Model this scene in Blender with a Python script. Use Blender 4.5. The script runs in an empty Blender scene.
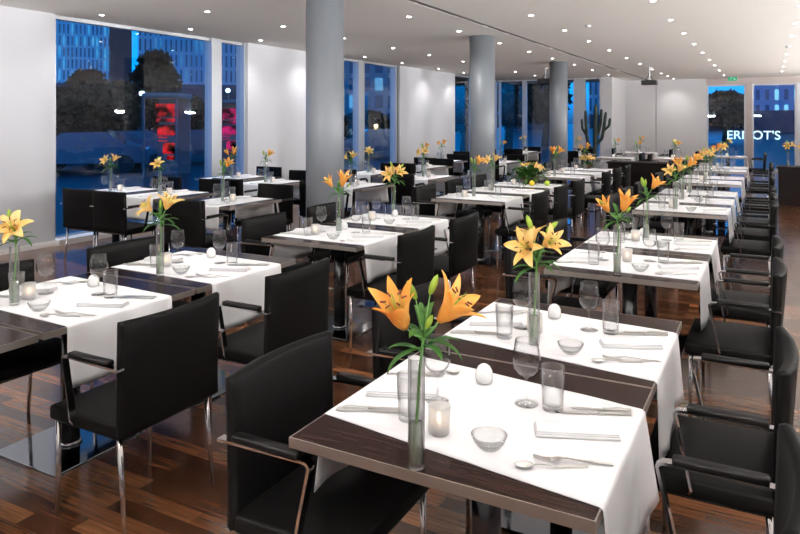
import bpy, bmesh, math, random
from mathutils import Vector, Matrix
random.seed(7)
PI = math.pi
SC = bpy.context.scene
COL = SC.collection
TH = math.atan(368/680)          # camera yaw to the left of the room's long axis
CEIL = 3.07

# ------------------------------------------------------------------ materials
def new_mat(name):
    m = bpy.data.materials.new(name); m.use_nodes = True
    nt = m.node_tree; nt.nodes.clear()
    out = nt.nodes.new('ShaderNodeOutputMaterial')
    return m, nt, out
def N(nt, t, **kw):
    n = nt.nodes.new(t)
    for k, v in kw.items():
        if k.startswith('i_'):
            n.inputs[k[2:].replace('_', ' ')].default_value = v
        else: setattr(n, k, v)
    return n
def L(nt, a, b): nt.links.new(a, b)
def pbr(name, col, rough=.5, metal=0, noise=0, nscale=20, bump=0, bscale=200, coat=0, spec=.5, sheen=0):
    m, nt, out = new_mat(name)
    b = N(nt, 'ShaderNodeBsdfPrincipled')
    b.inputs['Base Color'].default_value = (*col, 1); b.inputs['Roughness'].default_value = rough
    b.inputs['Metallic'].default_value = metal; b.inputs['Coat Weight'].default_value = coat
    b.inputs['Coat Roughness'].default_value = .08
    b.inputs['Specular IOR Level'].default_value = spec; b.inputs['Sheen Weight'].default_value = sheen
    tc = N(nt, 'ShaderNodeTexCoord')
    if noise:
        n = N(nt, 'ShaderNodeTexNoise'); n.inputs['Scale'].default_value = nscale; n.inputs['Detail'].default_value = 4
        L(nt, tc.outputs['Object'], n.inputs['Vector'])
        mx = N(nt, 'ShaderNodeMix', data_type='RGBA')
        mx.inputs[6].default_value = (*[c*(1-noise) for c in col], 1); mx.inputs[7].default_value = (*[min(1, c*(1+noise)) for c in col], 1)
        L(nt, n.outputs['Fac'], mx.inputs[0]); L(nt, mx.outputs[2], b.inputs['Base Color'])
    if bump:
        n2 = N(nt, 'ShaderNodeTexNoise'); n2.inputs['Scale'].default_value = bscale; n2.inputs['Detail'].default_value = 3
        L(nt, tc.outputs['Object'], n2.inputs['Vector'])
        bp = N(nt, 'ShaderNodeBump'); bp.inputs['Strength'].default_value = bump; bp.inputs['Distance'].default_value = .002
        L(nt, n2.outputs['Fac'], bp.inputs['Height']); L(nt, bp.outputs['Normal'], b.inputs['Normal'])
    L(nt, b.outputs[0], out.inputs[0])
    return m
def emis(name, col, s):
    m, nt, out = new_mat(name)
    e = N(nt, 'ShaderNodeEmission'); e.inputs[0].default_value = (*col, 1); e.inputs[1].default_value = s
    L(nt, e.outputs[0], out.inputs[0]); return m
def noisy_emis(name, col, s, sc):
    m, nt, out = new_mat(name); tc = N(nt, 'ShaderNodeTexCoord'); n = N(nt, 'ShaderNodeTexNoise'); n.inputs['Scale'].default_value = sc; n.inputs['Detail'].default_value = 5
    L(nt, tc.outputs['Object'], n.inputs['Vector']); mr = N(nt, 'ShaderNodeMapRange'); mr.inputs[1].default_value = .42; mr.inputs[2].default_value = .68; mr.inputs[4].default_value = s
    L(nt, n.outputs['Fac'], mr.inputs[0]); e = N(nt, 'ShaderNodeEmission'); e.inputs[0].default_value = (*col, 1); L(nt, mr.outputs[0], e.inputs[1]); L(nt, e.outputs[0], out.inputs[0]); return m
def leather_mat(name, base, g0, g1, rough):
    m, nt, out = new_mat(name); tc = N(nt, 'ShaderNodeTexCoord'); n = N(nt, 'ShaderNodeTexNoise'); n.inputs['Scale'].default_value = 300
    L(nt, tc.outputs['Object'], n.inputs['Vector']); bp = N(nt, 'ShaderNodeBump'); bp.inputs['Strength'].default_value = .15; bp.inputs['Distance'].default_value = .002; L(nt, n.outputs['Fac'], bp.inputs['Height'])
    d = N(nt, 'ShaderNodeBsdfDiffuse'); d.inputs[0].default_value = (*base, 1); g = N(nt, 'ShaderNodeBsdfGlossy'); g.inputs['Roughness'].default_value = rough; L(nt, bp.outputs[0], g.inputs['Normal'])
    lw = N(nt, 'ShaderNodeLayerWeight'); lw.inputs[0].default_value = .5; pw = N(nt, 'ShaderNodeMath', operation='POWER'); pw.inputs[1].default_value = 4; L(nt, lw.outputs['Facing'], pw.inputs[0])
    ma = N(nt, 'ShaderNodeMath', operation='MULTIPLY_ADD'); ma.inputs[1].default_value = g1; ma.inputs[2].default_value = g0; L(nt, pw.outputs[0], ma.inputs[0])
    mx = N(nt, 'ShaderNodeMixShader'); L(nt, ma.outputs[0], mx.inputs[0]); L(nt, d.outputs[0], mx.inputs[1]); L(nt, g.outputs[0], mx.inputs[2]); L(nt, mx.outputs[0], out.inputs[0]); return m
def thin_glass(name, tint=(.95,.96,.96), base=.03, mult=1.2, rough=.02, frost=0, frostcol=(.9,.9,.9), edge=0, pwr=2.6):
    m, nt, out = new_mat(name)
    t = N(nt, 'ShaderNodeBsdfTransparent'); t.inputs[0].default_value = (*tint, 1)
    if edge:
        lw = N(nt, 'ShaderNodeLayerWeight'); lw.inputs[0].default_value = .5
        rp = N(nt, 'ShaderNodeValToRGB'); rp.color_ramp.elements[0].position = .45; rp.color_ramp.elements[0].color = (*tint, 1); rp.color_ramp.elements[1].position = .97; rp.color_ramp.elements[1].color = (edge, edge, edge, 1)
        L(nt, lw.outputs['Facing'], rp.inputs[0]); L(nt, rp.outputs[0], t.inputs[0])
    g = N(nt, 'ShaderNodeBsdfGlossy'); g.inputs['Roughness'].default_value = rough; g.inputs['Color'].default_value = (1,1,1,1)
    f = N(nt, 'ShaderNodeLayerWeight'); f.inputs[0].default_value = .5
    pw = N(nt, 'ShaderNodeMath', operation='POWER'); pw.inputs[1].default_value = pwr; L(nt, f.outputs['Facing'], pw.inputs[0])
    ma = N(nt, 'ShaderNodeMath', operation='MULTIPLY_ADD'); ma.inputs[1].default_value = mult*.8; ma.inputs[2].default_value = base; ma.use_clamp = True
    L(nt, pw.outputs[0], ma.inputs[0])
    mx = N(nt, 'ShaderNodeMixShader'); L(nt, ma.outputs[0], mx.inputs[0]); 
    src = t.outputs[0]
    if frost:
        tl = N(nt, 'ShaderNodeBsdfTranslucent'); tl.inputs[0].default_value = (*frostcol, 1)
        df = N(nt, 'ShaderNodeBsdfDiffuse'); df.inputs[0].default_value = (*frostcol, 1)
        m1 = N(nt, 'ShaderNodeMixShader'); m1.inputs[0].default_value = .5; L(nt, tl.outputs[0], m1.inputs[1]); L(nt, df.outputs[0], m1.inputs[2])
        m2 = N(nt, 'ShaderNodeMixShader'); m2.inputs[0].default_value = frost; L(nt, t.outputs[0], m2.inputs[1]); L(nt, m1.outputs[0], m2.inputs[2])
        src = m2.outputs[0]
    L(nt, src, mx.inputs[1]); L(nt, g.outputs[0], mx.inputs[2])
    L(nt, mx.outputs[0], out.inputs[0]); return m

def wood_floor():
    m, nt, out = new_mat('walnut_parquet')
    tc = N(nt, 'ShaderNodeTexCoord'); mp = N(nt, 'ShaderNodeMapping'); L(nt, tc.outputs['Object'], mp.inputs[0])
    br = N(nt, 'ShaderNodeTexBrick'); br.offset = .37; br.squash = 1
    br.inputs['Scale'].default_value = 1; br.inputs['Brick Width'].default_value = .62; br.inputs['Row Height'].default_value = .085
    br.inputs['Mortar Size'].default_value = .0012; br.inputs['Bias'].default_value = -.1
    br.inputs['Color1'].default_value = (0,0,0,1); br.inputs['Color2'].default_value = (1,1,1,1); br.inputs['Mortar'].default_value = (0,0,0,1)
    L(nt, mp.outputs[0], br.inputs['Vector'])
    cr = N(nt, 'ShaderNodeValToRGB'); e = cr.color_ramp.elements
    e[0].color = (.040,.015,.007,1); e[1].color = (.30,.14,.06,1)
    a = cr.color_ramp.elements.new(.45); a.color = (.10,.040,.017,1)
    a = cr.color_ramp.elements.new(.75); a.color = (.18,.075,.032,1)
    L(nt, br.outputs['Color'], cr.inputs[0])
    mp2 = N(nt, 'ShaderNodeMapping'); mp2.inputs['Scale'].default_value = (2.5, 45, 1); L(nt, tc.outputs['Object'], mp2.inputs[0])
    n = N(nt, 'ShaderNodeTexNoise'); n.inputs['Scale'].default_value = 1.6; n.inputs['Detail'].default_value = 6; L(nt, mp2.outputs[0], n.inputs['Vector'])
    cr2 = N(nt, 'ShaderNodeValToRGB'); cr2.color_ramp.elements[0].position = .3; cr2.color_ramp.elements[0].color = (.45,.42,.4,1); cr2.color_ramp.elements[1].position = .7; cr2.color_ramp.elements[1].color = (1.35,1.3,1.25,1)
    L(nt, n.outputs['Fac'], cr2.inputs[0])
    mx = N(nt, 'ShaderNodeMix', data_type='RGBA', blend_type='MULTIPLY'); mx.inputs[0].default_value = 1
    L(nt, cr.outputs[0], mx.inputs[6]); L(nt, cr2.outputs[0], mx.inputs[7])
    b = N(nt, 'ShaderNodeBsdfPrincipled'); b.inputs['Roughness'].default_value = .16; L(nt, mx.outputs[2], b.inputs['Base Color'])
    b.inputs['Specular IOR Level'].default_value = .6
    n3 = N(nt, 'ShaderNodeTexNoise'); n3.inputs['Scale'].default_value = 9; n3.inputs['Detail'].default_value = 3; L(nt, tc.outputs['Object'], n3.inputs['Vector'])
    mr = N(nt, 'ShaderNodeMapRange'); mr.inputs[3].default_value = .10; mr.inputs[4].default_value = .24; L(nt, n3.outputs['Fac'], mr.inputs[0]); L(nt, mr.outputs[0], b.inputs['Roughness'])
    L(nt, b.outputs[0], out.inputs[0]); return m
def dark_wood(name='wenge_veneer', c0=(.007,.003,.0025), c1=(.026,.012,.010)):
    m, nt, out = new_mat(name)
    tc = N(nt, 'ShaderNodeTexCoord'); mp = N(nt, 'ShaderNodeMapping'); mp.inputs['Scale'].default_value = (6, 160, 6); L(nt, tc.outputs['Object'], mp.inputs[0])
    n = N(nt, 'ShaderNodeTexNoise'); n.inputs['Scale'].default_value = 1; n.inputs['Detail'].default_value = 5; n.inputs['Distortion'].default_value = .6; L(nt, mp.outputs[0], n.inputs['Vector'])
    cr = N(nt, 'ShaderNodeValToRGB'); cr.color_ramp.elements[0].position = .35; cr.color_ramp.elements[0].color = (*c0, 1); cr.color_ramp.elements[1].position = .7; cr.color_ramp.elements[1].color = (*c1, 1)
    L(nt, n.outputs['Fac'], cr.inputs[0])
    b = N(nt, 'ShaderNodeBsdfPrincipled'); b.inputs['Specular IOR Level'].default_value = .06; b.inputs['Roughness'].default_value = .2; L(nt, cr.outputs[0], b.inputs['Base Color'])
    b.inputs['Coat Weight'].default_value = .0; b.inputs['Coat Roughness'].default_value = .15
    L(nt, b.outputs[0], out.inputs[0]); return m
def petal_mat(name, ca, cb):
    m, nt, out = new_mat(name)
    tc = N(nt, 'ShaderNodeTexCoord'); n = N(nt, 'ShaderNodeTexNoise'); n.inputs['Scale'].default_value = 14; L(nt, tc.outputs['Object'], n.inputs['Vector'])
    mx = N(nt, 'ShaderNodeMix', data_type='RGBA'); mx.inputs[6].default_value = (*ca, 1); mx.inputs[7].default_value = (*cb, 1)
    cr = N(nt, 'ShaderNodeValToRGB'); cr.color_ramp.elements[0].position = .4; cr.color_ramp.elements[1].position = .6
    L(nt, n.outputs['Fac'], cr.inputs[0]); L(nt, cr.outputs[0], mx.inputs[0])
    b = N(nt, 'ShaderNodeBsdfPrincipled'); b.inputs['Roughness'].default_value = .5; L(nt, mx.outputs[2], b.inputs['Base Color'])
    t = N(nt, 'ShaderNodeBsdfTranslucent'); L(nt, mx.outputs[2], t.inputs[0])
    ms = N(nt, 'ShaderNodeMixShader'); ms.inputs[0].default_value = .45; L(nt, b.outputs[0], ms.inputs[1]); L(nt, t.outputs[0], ms.inputs[2])
    L(nt, ms.outputs[0], out.inputs[0]); return m
def facade(name, wall, lit, dark, bw, rh, mort, thr, strength, glassrough=.15):
    """office facade: grid of window cells; a share of them is lit from inside"""
    m, nt, out = new_mat(name)
    tc = N(nt, 'ShaderNodeTexCoord'); sp = N(nt, 'ShaderNodeSeparateXYZ'); L(nt, tc.outputs['Object'], sp.inputs[0])
    ad = N(nt, 'ShaderNodeMath', operation='ADD'); L(nt, sp.outputs[0], ad.inputs[0]); L(nt, sp.outputs[1], ad.inputs[1])
    cb = N(nt, 'ShaderNodeCombineXYZ'); L(nt, ad.outputs[0], cb.inputs[0]); L(nt, sp.outputs[2], cb.inputs[1])
    br = N(nt, 'ShaderNodeTexBrick'); br.offset = 0; br.inputs['Scale'].default_value = 1
    br.inputs['Brick Width'].default_value = bw; br.inputs['Row Height'].default_value = rh; br.inputs['Mortar Size'].default_value = mort; br.inputs['Mortar Smooth'].default_value = 0
    br.inputs['Color1'].default_value = (0,0,0,1); br.inputs['Color2'].default_value = (1,1,1,1)
    L(nt, cb.outputs[0], br.inputs['Vector'])
    gt = N(nt, 'ShaderNodeMath', operation='GREATER_THAN'); gt.inputs[1].default_value = thr; L(nt, br.outputs['Color'], gt.inputs[0])
    inv = N(nt, 'ShaderNodeMath', operation='SUBTRACT'); inv.inputs[0].default_value = 1; L(nt, br.outputs['Fac'], inv.inputs[1])
    litf = N(nt, 'ShaderNodeMath', operation='MULTIPLY'); L(nt, gt.outputs[0], litf.inputs[0]); L(nt, inv.outputs[0], litf.inputs[1])
    mx = N(nt, 'ShaderNodeMix', data_type='RGBA'); mx.inputs[6].default_value = (*dark, 1); mx.inputs[7].default_value = (*wall, 1); L(nt, br.outputs['Fac'], mx.inputs[0])
    b = N(nt, 'ShaderNodeBsdfPrincipled'); L(nt, mx.outputs[2], b.inputs['Base Color'])
    mr = N(nt, 'ShaderNodeMapRange'); mr.inputs[3].default_value = glassrough; mr.inputs[4].default_value = .8; L(nt, br.outputs['Fac'], mr.inputs[0]); L(nt, mr.outputs[0], b.inputs['Roughness'])
    b.inputs['Emission Color'].default_value = (*lit, 1)
    es = N(nt, 'ShaderNodeMath', operation='MULTIPLY'); es.inputs[1].default_value = strength; L(nt, litf.outputs[0], es.inputs[0]); L(nt, es.outputs[0], b.inputs['Emission Strength'])
    L(nt, b.outputs[0], out.inputs[0]); return m

M = dict(
 plaster=pbr('white_plaster', (.50,.51,.545), .85, noise=.02, nscale=3, spec=.2),
 farwall=pbr('offwhite_plaster', (.50,.495,.51), .85, noise=.02, nscale=3, spec=.2),
 ceil=pbr('ceiling_paint', (.87,.85,.82), .8, noise=.015, nscale=2, spec=.3),
 joint=pbr('shadow_joint', (.12,.12,.12), .8),
 colm=pbr('grey_column_paint', (.155,.17,.19), .42, noise=.02, nscale=3),
 frame=pbr('aluminium_frame', (.42,.44,.47), .4, metal=.6),
 pillar=pbr('taupe_cladding', (.36,.31,.30), .6),
 floor=wood_floor(), wood=dark_wood(),
 edge=pbr('brushed_edge_band', (.30,.265,.24), .32, metal=.75),
 leather=leather_mat('black_leather', (.0030,.0028,.0028), .005, .14, .38),
 leather2=leather_mat('black_leather_pad', (.004,.0036,.0036), .016, .25, .3),
 chrome=pbr('polished_chrome', (.75,.75,.76), .10, metal=1),
 steel=pbr('cutlery_steel', (.80,.80,.78), .28, metal=1),
 blackmetal=pbr('black_lacquer', (.008,.008,.009), .22, spec=.6),
 plate=pbr('dark_polished_steel', (.20,.21,.23), .07, metal=1),
 cloth=pbr('white_linen', (.80,.80,.815), .85, bump=.25, bscale=900, spec=.15, sheen=.1),
 napkin=pbr('white_napkin_linen', (.80,.80,.815), .9, bump=.3, bscale=700, spec=.1),
 porcelain=pbr('white_porcelain', (.86,.86,.85), .15, coat=.5),
 glass=thin_glass('clear_glass', (.985,.988,.99), .05, 1.0, .02, edge=.55, pwr=3.4),
 bowlg=thin_glass('bowl_glass', (.96,.97,.97), .05, 1.0, .03, edge=.6, pwr=3.2, frost=.06),
 frost=thin_glass('frosted_glass', (.95,.95,.95), .02, .5, .3, frost=.6),
 water=thin_glass('vase_water', (.90,.94,.90), .03, .7, .03, frost=.38, frostcol=(.80,.86,.76)),
 wax=pbr('candle_wax', (.9,.82,.72), .5),
 flame=emis('candle_flame', (1,.62,.32), 14),
 petal=petal_mat('lily_petal', (.95,.46,.08), (.97,.64,.18)),
 petaly=petal_mat('lily_petal_yellow', (.97,.66,.20), (.98,.80,.38)),
 leaf=petal_mat('lily_leaf', (.03,.115,.014), (.075,.22,.03)),
 bud=petal_mat('lily_bud', (.28,.45,.05), (.50,.62,.10)),
 anther=pbr('rust_anther', (.16,.03,.01), .8),
 stem=pbr('green_stem', (.10,.27,.05), .5),
 cactus=pbr('cactus_skin', (.006,.016,.008), .6, noise=.3, nscale=30),
 pot=pbr('grey_planter', (.22,.22,.23), .5),
 lemon=pbr('lemon_peel', (.85,.62,.03), .45, bump=.3, bscale=150),
 lime=pbr('lime_peel', (.45,.62,.06), .45, bump=.3, bscale=150),
 wicker=pbr('brown_wicker', (.10,.05,.02), .8, noise=.4, nscale=80),
 counter=leather_mat('dark_counter', (.007,.0045,.0045), .006, .12, .4),
 lamp=emis('downlight_lamp', (1,.95,.86), 60),
 lampfill=emis('fill_tube', (1,.94,.88), 8),  # glow strip of the uplighters added as ceiling fill
 trimw=pbr('white_trim_ring', (.8,.8,.8), .4),
 black=pbr('black_plastic', (.01,.01,.011), .45),
 greyp=pbr('light_grey_plastic', (.55,.55,.56), .4),
 sgreen=emis('exit_sign_green', (.03,.40,.18), .8), swhite=emis('exit_sign_white', (.8,1,.85), 1.2),
 letters=emis('lit_sign_letters', (.55,.85,1), 2.2),
 asphalt=pbr('wet_asphalt', (.012,.012,.02), .3, noise=.4, nscale=.6),
 fol=pbr('night_foliage', (.004,.010,.007), .95, noise=.5, nscale=2, spec=0),
 bark=pbr('bark', (.04,.03,.022), .9),
 red=noisy_emis('red_neon', (1,.015,.03), .9, 3.5), pink=noisy_emis('pink_neon', (1,.02,.25), .8, 3.5),
 cyanw=emis('cool_shop_light', (.1,.55,.6), .28), warmw=emis('street_bulb', (1,.75,.3), 6),
 kiosk=pbr('kiosk_frame', (.10,.13,.14), .5),
 fac_a=facade('tower_facade', (.80,.85,.88), (.10,.62,1), (.10,.16,.22), 1.15, 3.5, .34, .72, .55),
 fac_b=facade('slab_facade', (.50,.55,.60), (.10,.50,.95), (.05,.09,.14), 1.3, 4.0, .42, .80, .35),
 fac_c=facade('brick_facade', (.42,.30,.32), (.2,.6,1), (.03,.06,.12), 3.2, 4.4, .6, .70, .5),
 fac_d=facade('bright_facade', (.25,.35,.5), (.25,.70,1), (.03,.08,.16), 1.25, 2.3, .36, .45, .9),
 fac_dark=pbr('dark_facade', (.012,.03,.06), .6),
 window=thin_glass('window_glass', (.90,.94,.97), .045, .9, .0, pwr=4.5),
)
# ------------------------------------------------------------------ mesh helpers
def setm(o, label=None, cat=None, group=None, kind=None):
    if label: o['label'] = label
    if cat: o['category'] = cat
    if group: o['group'] = group
    if kind: o['kind'] = kind
    return o
def link(name, me, parent=None, loc=(0,0,0), rz=0):
    o = bpy.data.objects.new(name, me); COL.objects.link(o)
    o.location = loc; o.rotation_euler = (0,0,rz)
    if parent is not None: o.parent = parent
    return o
def empty(name, loc=(0,0,0), rz=0):
    o = bpy.data.objects.new(name, None); COL.objects.link(o); o.empty_display_size = .1
    o.location = loc; o.rotation_euler = (0,0,rz); return o
def finish(bm, name, mat, smooth=False):
    bmesh.ops.recalc_face_normals(bm, faces=bm.faces)
    me = bpy.data.meshes.new(name); bm.to_mesh(me); bm.free()
    for m in (mat if isinstance(mat, (list, tuple)) else [mat]): me.materials.append(m)
    if smooth:
        for p in me.polygons: p.use_smooth = True
    return me
def bx(bm, x0,x1,y0,y1,z0,z1, bev=0, seg=2, mi=0, mtx=None):
    r = bmesh.ops.create_cube(bm, size=1)
    vs = r['verts']
    for v in vs:
        v.co = Vector(((x0+x1)/2+v.co.x*(x1-x0), (y0+y1)/2+v.co.y*(y1-y0), (z0+z1)/2+v.co.z*(z1-z0)))
    fs = set(f for v in vs for f in v.link_faces)
    if bev:
        es = list(set(e for v in vs for e in v.link_edges))
        rr = bmesh.ops.bevel(bm, geom=es, offset=bev, segments=seg, affect='EDGES', profile=.5)
        fs = set(rr['faces']) | set(f for f in fs if f.is_valid)
        vs = list(set(v for f in fs for v in f.verts))
    for f in fs: f.material_index = mi
    if mtx is not None:
        bmesh.ops.transform(bm, matrix=mtx, verts=vs)
    return vs
def boxmesh(name, mat, *a, **k):
    bm = bmesh.new(); bx(bm, *a, **k); return finish(bm, name, mat)
def tube(bm, pts, rad, n=10, cap=True, mi=0, flat=None):
    """tube along a polyline; rad number or list; flat=(w,h) gives a rectangular bar instead"""
    pts = [Vector(p) for p in pts]; rings = []
    up = Vector((0,0,1))
    prev = None
    for i, p in enumerate(pts):
        d = (pts[min(i+1,len(pts)-1)]-pts[max(i-1,0)]).normalized()
        if prev is None:
            a = d.cross(up)
            if a.length < .05: a = d.cross(Vector((1,0,0)))
            a.normalize()
        else:
            a = prev - d*prev.dot(d); a.normalize()
        prev = a; b = d.cross(a)
        r = rad[i] if isinstance(rad, (list,tuple)) else rad
        ring = []
        if flat:
            w, h = flat
            for (s, t) in ((-1,-1),(1,-1),(1,1),(-1,1)): ring.append(bm.verts.new(p + a*s*w/2 + b*t*h/2))
        else:
            for k in range(n):
                an = 2*PI*k/n; ring.append(bm.verts.new(p + (a*math.cos(an)+b*math.sin(an))*r))
        rings.append(ring)
    nn = 4 if flat else n
    for i in range(len(rings)-1):
        for k in range(nn):
            f = bm.faces.new((rings[i][k], rings[i][(k+1)%nn], rings[i+1][(k+1)%nn], rings[i+1][k])); f.material_index = mi
    if cap:
        bm.faces.new(rings[0][::-1]).material_index = mi; bm.faces.new(rings[-1]).material_index = mi
def lathe(bm, prof, n=20, mi=0, mtx=None):
    """profile of (r,z); r==0 closes at the axis"""
    rings = []; allv = []
    for r, z in prof:
        if r <= 1e-6: v = bm.verts.new((0,0,z)); rings.append([v]); allv.append(v)
        else:
            ring = [bm.verts.new((r*math.cos(2*PI*k/n), r*math.sin(2*PI*k/n), z)) for k in range(n)]; rings.append(ring); allv += ring
    for a, b in zip(rings, rings[1:]):
        for k in range(n):
            if len(a) == 1 and len(b) == 1: continue
            if len(a) == 1: f = bm.faces.new((a[0], b[k], b[(k+1)%n]))
            elif len(b) == 1: f = bm.faces.new((a[k], a[(k+1)%n], b[0]))
            else: f = bm.faces.new((a[k], a[(k+1)%n], b[(k+1)%n], b[k]))
            f.material_index = mi
    if mtx is not None: bmesh.ops.transform(bm, matrix=mtx, verts=allv)
    return allv
def lathemesh(name, mat, prof, n=20, smooth=True):
    bm = bmesh.new(); lathe(bm, prof, n); return finish(bm, name, mat, smooth)
def blade(bm, p0, d0, length, width, bend, up, nseg=8, mi=0, thick=.0012, cup=.25, tip=1.0, fat=.45):
    """petal / leaf: strip from p0 along d0, curving by `bend` (rad over its length) away from `up`"""
    d = Vector(d0).normalized(); u = (Vector(up) - d*Vector(up).dot(d)).normalized(); s = d.cross(u)
    p = Vector(p0); rows_t, rows_b = [], []
    for i in range(nseg+1):
        t = i/nseg
        w = width*(math.sin(PI*min(1, t**(.5/fat*.75)))**.8*.96+.04)*.5 if i < nseg else width*.015
        if i == 0: w = width*.14
        row, rb = [], []
        for j in (-1,-.5,0,.5,1):
            q = p + s*w*j + u*(abs(j)**1.6)*w*cup
            row.append(bm.verts.new(q)); rb.append(bm.verts.new(q - u*thick))
        rows_t.append(row); rows_b.append(rb)
        ang = bend/nseg*(.3+1.4*t)
        rot = Matrix.Rotation(-ang, 3, s) 
        d = (rot @ d).normalized(); u = (rot @ u).normalized()
        p = p + d*length/nseg
    for i in range(nseg):
        for j in range(4):
            bm.faces.new((rows_t[i][j], rows_t[i][j+1], rows_t[i+1][j+1], rows_t[i+1][j])).material_index = mi
            bm.faces.new((rows_b[i][j+1], rows_b[i][j], rows_b[i+1][j], rows_b[i+1][j+1])).material_index = mi
        for j, o in ((0, 1), (4, -1)):
            a, b, c, e = rows_t[i][j], rows_t[i+1][j], rows_b[i+1][j], rows_b[i][j]
            bm.faces.new((a, b, c, e)).material_index = mi
    bm.faces.new([rows_t[-1][j] for j in range(5)] + [rows_b[-1][j] for j in range(4,-1,-1)]).material_index = mi
    bm.faces.new([rows_b[0][j] for j in range(5)] + [rows_t[0][j] for j in range(4,-1,-1)]).material_index = mi

# ------------------------------------------------------------------ the setting
def struct(name, me, loc=(0,0,0), rz=0):
    o = link(name, me, None, loc, rz); o['kind'] = 'structure'; return o
Y0, Y1, YF = -3.2, 22.6, 25.0      # behind the camera, window wall at the back, deeper far wall
XL, XR = -8.3, 5.2
struct('floor', boxmesh('floor', M['floor'], XL-.3, XR+.3, Y0-.3, YF+.3, -.1, 0))
bm = bmesh.new(); bx(bm, XL-.3, -3.73, Y0-.3, YF+.3, CEIL, CEIL+.2); struct('ceiling', finish(bm, 'ceiling', M['ceil']))
bm = bmesh.new(); bx(bm, -3.65, XR+.3, Y0-.3, YF+.3, CEIL, CEIL+.2); struct('ceiling', finish(bm, 'ceiling', M['ceil']))
struct('trim_1', boxmesh('trim_1', M['joint'], -3.73, -3.65, Y0-.3, YF+.3, CEIL+.002, CEIL+.2))
def wallbox(name, mat, *a): return struct(name, boxmesh(name, mat, *a))
wallbox('wall_left', M['plaster'], XL-.28, XL, Y0-.3, 5.74, 0, CEIL)
wallbox('wall_left', M['plaster'], XL-.28, XL, 9.54, 12.2, 0, CEIL)
wallbox('wall_left', M['plaster'], XL-.28, XL, 15.34, 18.82, 0, CEIL)
wallbox('wall_right', M['plaster'], XR, XR+.28, Y0-.3, YF+.3, 0, CEIL)
wallbox('wall_front', M['plaster'], XL, XR, Y0-.28, Y0, 0, CEIL)
wallbox('wall_side', M['farwall'], -4.78, -4.44, Y1, YF+.3, 0, CEIL)
wallbox('wall_back', M['farwall'], -4.44, -3.43, YF, YF+.3, 0, CEIL)
wallbox('wall_back', M['farwall'], -3.41, -1.82, YF, YF+.3, 0, CEIL)
wallbox('wall_back', M['joint'], -3.43, -3.41, YF+.02, YF+.3, 0, CEIL)
wallbox('wall_back', M['farwall'], .90, XR, YF, YF+.3, 0, CEIL)
wallbox('trim_2', M['pillar'], -1.82, .90, YF-.02, YF+.28, 2.86, CEIL)
wallbox('trim_3', M['pillar'], -.64, -.46, YF-.04, YF+.26, 0, 2.86)
wallbox('trim_4', M['frame'], .80, .90, YF-.02, YF+.26, 0, 2.86)
# baseboards
for nm, a in (('baseboard_left', (XL, XL+.012, Y0, 5.74, 0, .07)), ('baseboard_left', (XL, XL+.012, 9.54, 12.2, 0, .07)), ('baseboard_left', (XL, XL+.012, 15.34, 18.82, 0, .07)),
              ('baseboard_back', (-4.42, -1.84, YF-.012, YF, 0, .07))):
    wallbox(nm, M['trimw'], *a)
# windows: a frame with mullions and one pane per field
WN = [0]
def window_left(y0, y1, mull, x=XL-.14):
    WN[0] += 1
    bm = bmesh.new()
    bx(bm, x-.05, x+.05, y0, y1, 0.0, .10); bx(bm, x-.05, x+.05, y0, y1, CEIL-.05, CEIL)
    for a, b in [(y0, y0+.05)] + mull + [(y1-.05, y1)]: bx(bm, x-.07, x+.09, a, b, .0, CEIL-.0)
    w = struct('window_%d' % WN[0], finish(bm, 'window_frame', M['frame']))
    bm = bmesh.new(); bx(bm, x-.006, x+.006, y0+.02, y1-.02, .06, CEIL-.03)
    link('pane', finish(bm, 'pane', M['window']), w)
    bm = bmesh.new(); bx(bm, x+.05, XL+.10, y0, y1, 0, .085, bev=.006)
    link('window_sill', finish(bm, 'sill', M['trimw']), w)
def window_back(x0, x1, mull, y, top=CEIL):
    WN[0] += 1
    bm = bmesh.new()
    bx(bm, x0, x1, y-.05, y+.05, 0, .10); bx(bm, x0, x1, y-.05, y+.05, top-.05, top)
    for a, b in [(x0, x0+.05)] + mull + [(x1-.05, x1)]: bx(bm, a, b, y-.09, y+.07, 0, top)
    w = struct('window_%d' % WN[0], finish(bm, 'window_frame', M['frame']))
    bm = bmesh.new(); bx(bm, x0+.02, x1-.02, y-.006, y+.006, .06, top-.03)
    link('pane', finish(bm, 'pane', M['window']), w)
window_left(5.74, 9.54, [(8.68, 8.92)])
window_left(12.2, 15.34, [(13.42, 13.68), (15.20, 15.34)])
window_left(18.82, Y1, [(20.4, 20.5)])
window_back(XL, -4.78, [(-7.44, -7.31), (-5.68, -5.30)], Y1+.08)
window_back(-1.82, -.64, [], YF+.12, 2.86)
window_back(-.46, .80, [], YF+.12, 2.86)

# round grey columns
for i, (cx, cy, wh) in enumerate([(-4.35, 6.28, 'nearest to the camera, in front of the first window wall panel'), (-4.22, 10.7, 'second from the camera, beside the third window'), (-4.43, 16.2, 'farthest from the camera, in front of the back windows')]):
    o = link('round_column', lathemesh('column', M['colm'], [(0,0), (.213,0), (.213,CEIL-.001), (0,CEIL-.001)], 40), None, (cx,cy,0))
    for p in o.data.polygons: p.use_smooth = abs(p.normal.z) < .5
    setm(o, 'tall round grey column ' + wh, 'column', 'round grey columns')

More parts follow.
